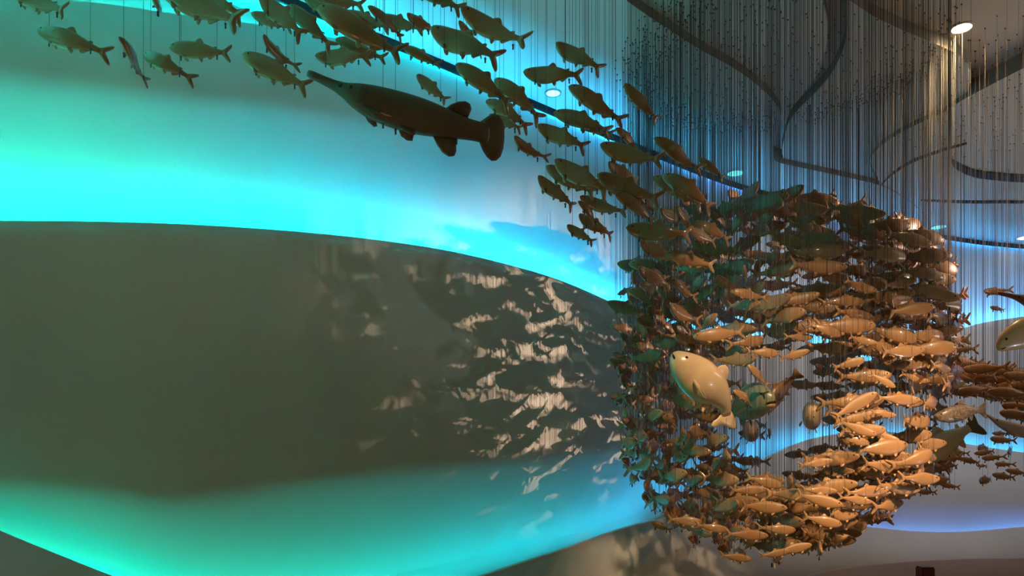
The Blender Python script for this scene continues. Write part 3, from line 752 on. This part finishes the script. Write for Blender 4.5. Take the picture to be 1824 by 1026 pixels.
def bass_parts(deep=.17, open_mouth=0.0, wid=.085, fork=.5):
    D = deep
    pr = [(-.50, .008, -.022, .010), (-.485, .14*D + .012, -.30*D, .026), (-.45, .38*D, -.50*D, .26*wid + .022), (-.39, .60*D, -.70*D, .62*wid + .01), (-.29, .85*D, -.90*D, .9*wid), (-.18, D, -D, wid * 1.04), (-.04, .97*D, -.98*D, wid),
          (.08, .82*D, -.84*D, wid * .85), (.18, .60*D, -.62*D, wid * .66), (.27, .40*D, -.40*D, wid * .44), (.33, .32*D, -.32*D, wid * .28), (.38, .30*D, -.31*D, wid * .12)]
    d = {'body': loft([(x, a, b, w * (1 - .06 * math.exp(-((x + .27) / .01) ** 2))) for x, a, b, w in dense(pr, 36)], 20, 2.2)}
    t = .32 * D
    d['tail_fin'] = fin([(.35, t), (.40, t + .04), (.45, t + .085), (.49, t + .10), (.505, t + .085), (.50, t + .03), (.485, .01), (.478, -.01), (.485, -.03), (.50, -t - .03), (.505, -t - .085), (.49, -t - .10), (.45, -t - .085), (.40, -t - .04), (.35, -t)], .007)
    d['dorsal_fin'] = fin([(-.05, .96*D), (-.02, D + .035), (.02, D + .062), (.06, D + .060), (.09, D + .03), (.10, D), (.12, .72*D)], .006)
    d['adipose_fin'] = fin([(.23, .46*D), (.255, .46*D + .035), (.28, .46*D + .04), (.285, .36*D)], .005)
    d['anal_fin'] = fin([(.14, -.72*D), (.165, -.72*D - .05), (.19, -.72*D - .065), (.215, -.6*D - .045), (.23, -.48*D)], .006)
    d['pelvic_fin'] = [fin([(.0, sg*.03, -.9*D), (.025, sg*.045, -D - .04), (.05, sg*.055, -D - .05), (.065, sg*.045, -D - .02), (.06, sg*.03, -.85*D)], .005) for sg in (-1, 1)]
    d['pectoral_fin'] = [fin([(-.25, sg*wid*.98, -.35*D), (-.20, sg*(wid + .02), -.42*D), (-.13, sg*(wid + .045), -.60*D), (-.09, sg*(wid + .05), -.72*D), (-.12, sg*(wid + .035), -.78*D), (-.19, sg*(wid + .012), -.62*D), (-.24, sg*wid*.98, -.48*D)], .005) for sg in (-1, 1)]
    d['eye'] = [ball((-.40, sg*half_width(pr, -.40)*.9, .20*D), .013, .6) for sg in (-1, 1)]
    d['mouth'] = [slit((-.462, sg*(.15*wid + .016), -.20*D), .034 + .02*open_mouth, .012, .0055 + .004*open_mouth, -.35) for sg in (-1, 1)]
    return d
# the big pale one in the middle, bent tail hanging down
wp = [P(1199, 628, 5.20), P(1220, 650, 5.22), P(1248, 677, 5.28), P(1274, 698, 5.38), P(1291, 722, 5.46), P(1293, 742, 5.50), P(1289, 762, 5.52)]
big_fish('ceramic_carp', 'largest pale cream fish, belly lit, tail hooked downwards, in the shoal opening', bass_parts(.18, open_mouth=1, wid=.115), wp, up=(.5, 0, .8), m=M_FISH2, wire_at=((-.2, .09), (.02, .12)))
# open-mouthed olive fish facing right and towards us
bp_ = [P(1380, 708, 5.62), P(1360, 710, 5.72), P(1338, 716, 5.92), P(1315, 728, 6.15), P(1296, 742, 6.35)]
def mouth_parts():
    d = bass_parts(.19, wid=.13)
    d['mouth'] = slit((-.462, 0, -.052), .055, .068, .010, -.25, 12)
    d['lower_jaw'] = slit((-.452, 0, -.082), .050, .050, .028, -.2, 14)
    return d
big_fish('ceramic_bass', 'olive big-headed fish with wide black downturned mouth, middle of the shoal opening', mouth_parts(), bp_, m=M_GREEN, mats={'lower_jaw': M_FISH, 'pectoral_fin': M_FISH}, wire_at=((-.2, .1), (.1, .08)))
# fish diving away, ribbed tail up
def ribbed():
    d = bass_parts(.17, wid=.09)
    t = d['tail_fin']
    ribs = []
    for k in range(9):
        a = (k - 4) / 4
        ribs.append(fin([(.39, .0, a*.05 - .002), (.39, .0, a*.05 + .002), (.495, .0, a*.135 + .004), (.495, .0, a*.135 - .004)], .014))
    d['fin_ray'] = ribs
    d['tail_fin'] = fin([(.36, .05), (.40, .09), (.45, .13), (.50, .16), (.515, .14), (.505, .05), (.503, 0), (.505, -.05), (.515, -.14), (.50, -.16), (.45, -.13), (.40, -.09), (.36, -.05)], .007)
    return d
tp = [P(1366, 735, 6.5), P(1375, 716, 6.5), P(1388, 697, 6.5), P(1404, 680, 6.45), P(1424, 664, 6.4)]
big_fish('ceramic_salmon', 'tan fish showing a tall ribbed tail fin, behind the open-mouthed fish', ribbed(), tp, up=(-.6, -.35, .7), m=M_FISH, wire_at=((0, .08),))
# face-on pink one and the teal one below
big_fish('ceramic_perch', 'pale pinkish fish seen nose-on with a tall dorsal spike, right of the opening', bass_parts(.19, wid=.115), [P(1444, 738, 6.35), P(1446, 740, 6.55), P(1449, 741, 6.75), P(1453, 742, 6.95)], m=M_FISH2, wire_at=((-.2, .08), (.1, .08)))
big_fish('ceramic_perch', 'dark teal-lit fish seen nose-on with spread side fins, low in the opening', bass_parts(.17, wid=.12), [P(1341, 770, 7.0), P(1338, 768, 7.2), P(1335, 766, 7.4), P(1332, 764, 7.6)], m=M_GREY, wire_at=((-.2, .08), (.1, .08)))
# right-hand group
big_fish('ceramic_trout', 'brown spotted trout heading left, hanging right of the round shoal', bass_parts(.135, wid=.07), [P(1663, 742, 6.3), P(1690, 739, 6.3), P(1720, 733, 6.35), P(1757, 730, 6.4)], m=M_TROUT, wire_at=((-.25, .07), (.2, .05)))
big_fish('ceramic_salmon', 'large fish turned away, dark forked tail raised below the trout', bass_parts(.15, wid=.09), [P(1628, 826, 7.5), P(1655, 806, 7.3), P(1688, 785, 7.1), P(1716, 768, 6.95), P(1745, 753, 6.8)], up=(-.3, -.2, .9), m=M_FISH2, mats={'tail_fin': M_GAR}, wire_at=((-.1, .08), (.2, .06)))
def pike_parts():
    pr = [(-.50, .006, -.006, .012), (-.48, .012, -.014, .022), (-.40, .020, -.028, .032), (-.30, .045, -.052, .044), (-.18, .062, -.070, .052), (0, .068, -.072, .054), (.15, .060, -.064, .046), (.28, .038, -.040, .028), (.36, .026, -.028, .014), (.39, .024, -.026, .006)]
    d = bass_parts(.08, wid=.05)
    d['body'] = loft(dense(pr, 40), 20, 2.1)
    d['eye'] = [ball((-.36, sg*.036, .018), .009, .5) for sg in (-1, 1)]
    d['mouth'] = [slit((-.44, sg*.028, -.006), .05, .006, .003, 0) for sg in (-1, 1)]
    return d
big_fish('ceramic_pike', 'long grey pike with pointed head entering from the right edge', pike_parts(), [P(1757, 738, 6.6), P(1790, 757, 6.5), P(1850, 775, 6.45), P(1920, 785, 6.4)], m=M_GREY, wire_at=((-.25, .06), (.2, .06)))
big_fish('ceramic_salmon', 'bright tan large fish nose down-left, cut by the right edge', bass_parts(.15, wid=.08), [P(1777, 622, 6.3), P(1795, 606, 6.3), P(1830, 592, 6.3), P(1880, 586, 6.35), P(1930, 590, 6.4)], m=M_FISH2, wire_at=((-.25, .08), (.2, .06)))

# ------------------------------------------------------------------ lights
def spot(name, loc, to, power, col, size, blend=.5, rad=.05):
    L = bpy.data.lights.new(name, 'SPOT'); L.energy = power; L.color = col; L.spot_size = R(size); L.spot_blend = blend; L.shadow_soft_size = rad
    o = bpy.data.objects.new(name, L); COL.objects.link(o); o.location = loc
    o.rotation_euler = (Vector(to) - Vector(loc)).to_track_quat('-Z', 'Y').to_euler(); return o
# warm track spots near the viewer, on the round shoal
spot('track_spot_warm', (4.9, 1.6, 3.8), (3.1, 6.2, -.65), 2300, (1, .72, .42), 27, .95, .12)
spot('track_spot_warm', (1.6, 1.2, 3.8), (2.3, 5.8, .0), 1450, (1, .72, .44), 32, .9, .12)
# pinkish spot beyond the right edge throws the fish shadows on the curved wall
spot('shadow_spot', (9.6, 5.2, 3.0), (.8, 8.5, 1.4), 3100, (1, .74, .58), 25, .6, .025)
spot('shadow_spot', (9.3, 5.5, 3.05), (-.5, 7.7, 1.35), 2500, (1, .74, .58), 20, .9, .03)
# low uplight throws the streaks on the upper wall and ceiling
spot('uplight', (6.6, 3.6, -1.6), (-.1, 8.0, 3.4), 130, (.80, .88, 1), 44, .7, .04)
# neutral wash on the far wall behind the shoal
spot('wall_wash', (4.6, 9.3, 3.9), (5.0, 12.0, -.4), 150, (.80, .82, 1), 110, .9, .1)
spot('wall_wash', (8.3, 10.4, 3.9), (9.0, 13.6, -.4), 150, (.80, .82, 1), 110, .9, .1)
# added unseen fill, soft and warm, brightens the ceiling from the right
A2 = bpy.data.lights.new('ceiling_fill', 'AREA'); A2.energy = 150; A2.color = (1, .84, .66); A2.shape = 'DISK'; A2.size = 3.5
o = bpy.data.objects.new('ceiling_fill', A2); COL.objects.link(o); o.location = (9.8, 6.0, 2.1); o.rotation_euler = (Vector((9.0, 6.1, 4.4)) - Vector(o.location)).to_track_quat('-Z', 'Y').to_euler()
# added low warm spot, unseen, gives the stream its lit undersides
spot('stream_fill_spot', (-2.6, .6, -2.4), (-1.4, 4.4, 2.5), 80, (1, .60, .34), 52, .8, .06)
# added unseen warm fill from below and behind, for wall and stream
A = bpy.data.lights.new('hall_fill', 'AREA'); A.energy = 11; A.color = (1, .56, .22); A.shape = 'DISK'; A.size = .9
o = bpy.data.objects.new('hall_fill', A); COL.objects.link(o); o.location = (-.5, -1.2, -2.2); o.rotation_euler = (Vector((0, 6, 2.2)) - Vector(o.location)).to_track_quat('-Z', 'Y').to_euler()

w = bpy.data.worlds.new('hall_glow'); sc.world = w; w.use_nodes = True
bg = w.node_tree.nodes['Background']; bg.inputs['Color'].default_value = (.047, .034, .013, 1); bg.inputs['Strength'].default_value = 1.0

# ------------------------------------------------------------------ camera
cam = bpy.data.cameras.new('camera'); co = bpy.data.objects.new('camera', cam); COL.objects.link(co)
co.location = (0, 0, 0); co.rotation_euler = (R(90), 0, 0)
cam.sensor_fit = 'HORIZONTAL'; cam.sensor_width = 36; cam.lens = 36 * F / 1824
cam.shift_y = (HY - 513) / 1824; cam.clip_start = .05; cam.clip_end = 100
sc.camera = co
sc.view_settings.view_transform = 'Standard'; sc.view_settings.look = 'None'; sc.view_settings.gamma = 1; sc.view_settings.exposure = 0
sc.view_settings.use_curve_mapping = False
sc.cycles.use_denoising = True
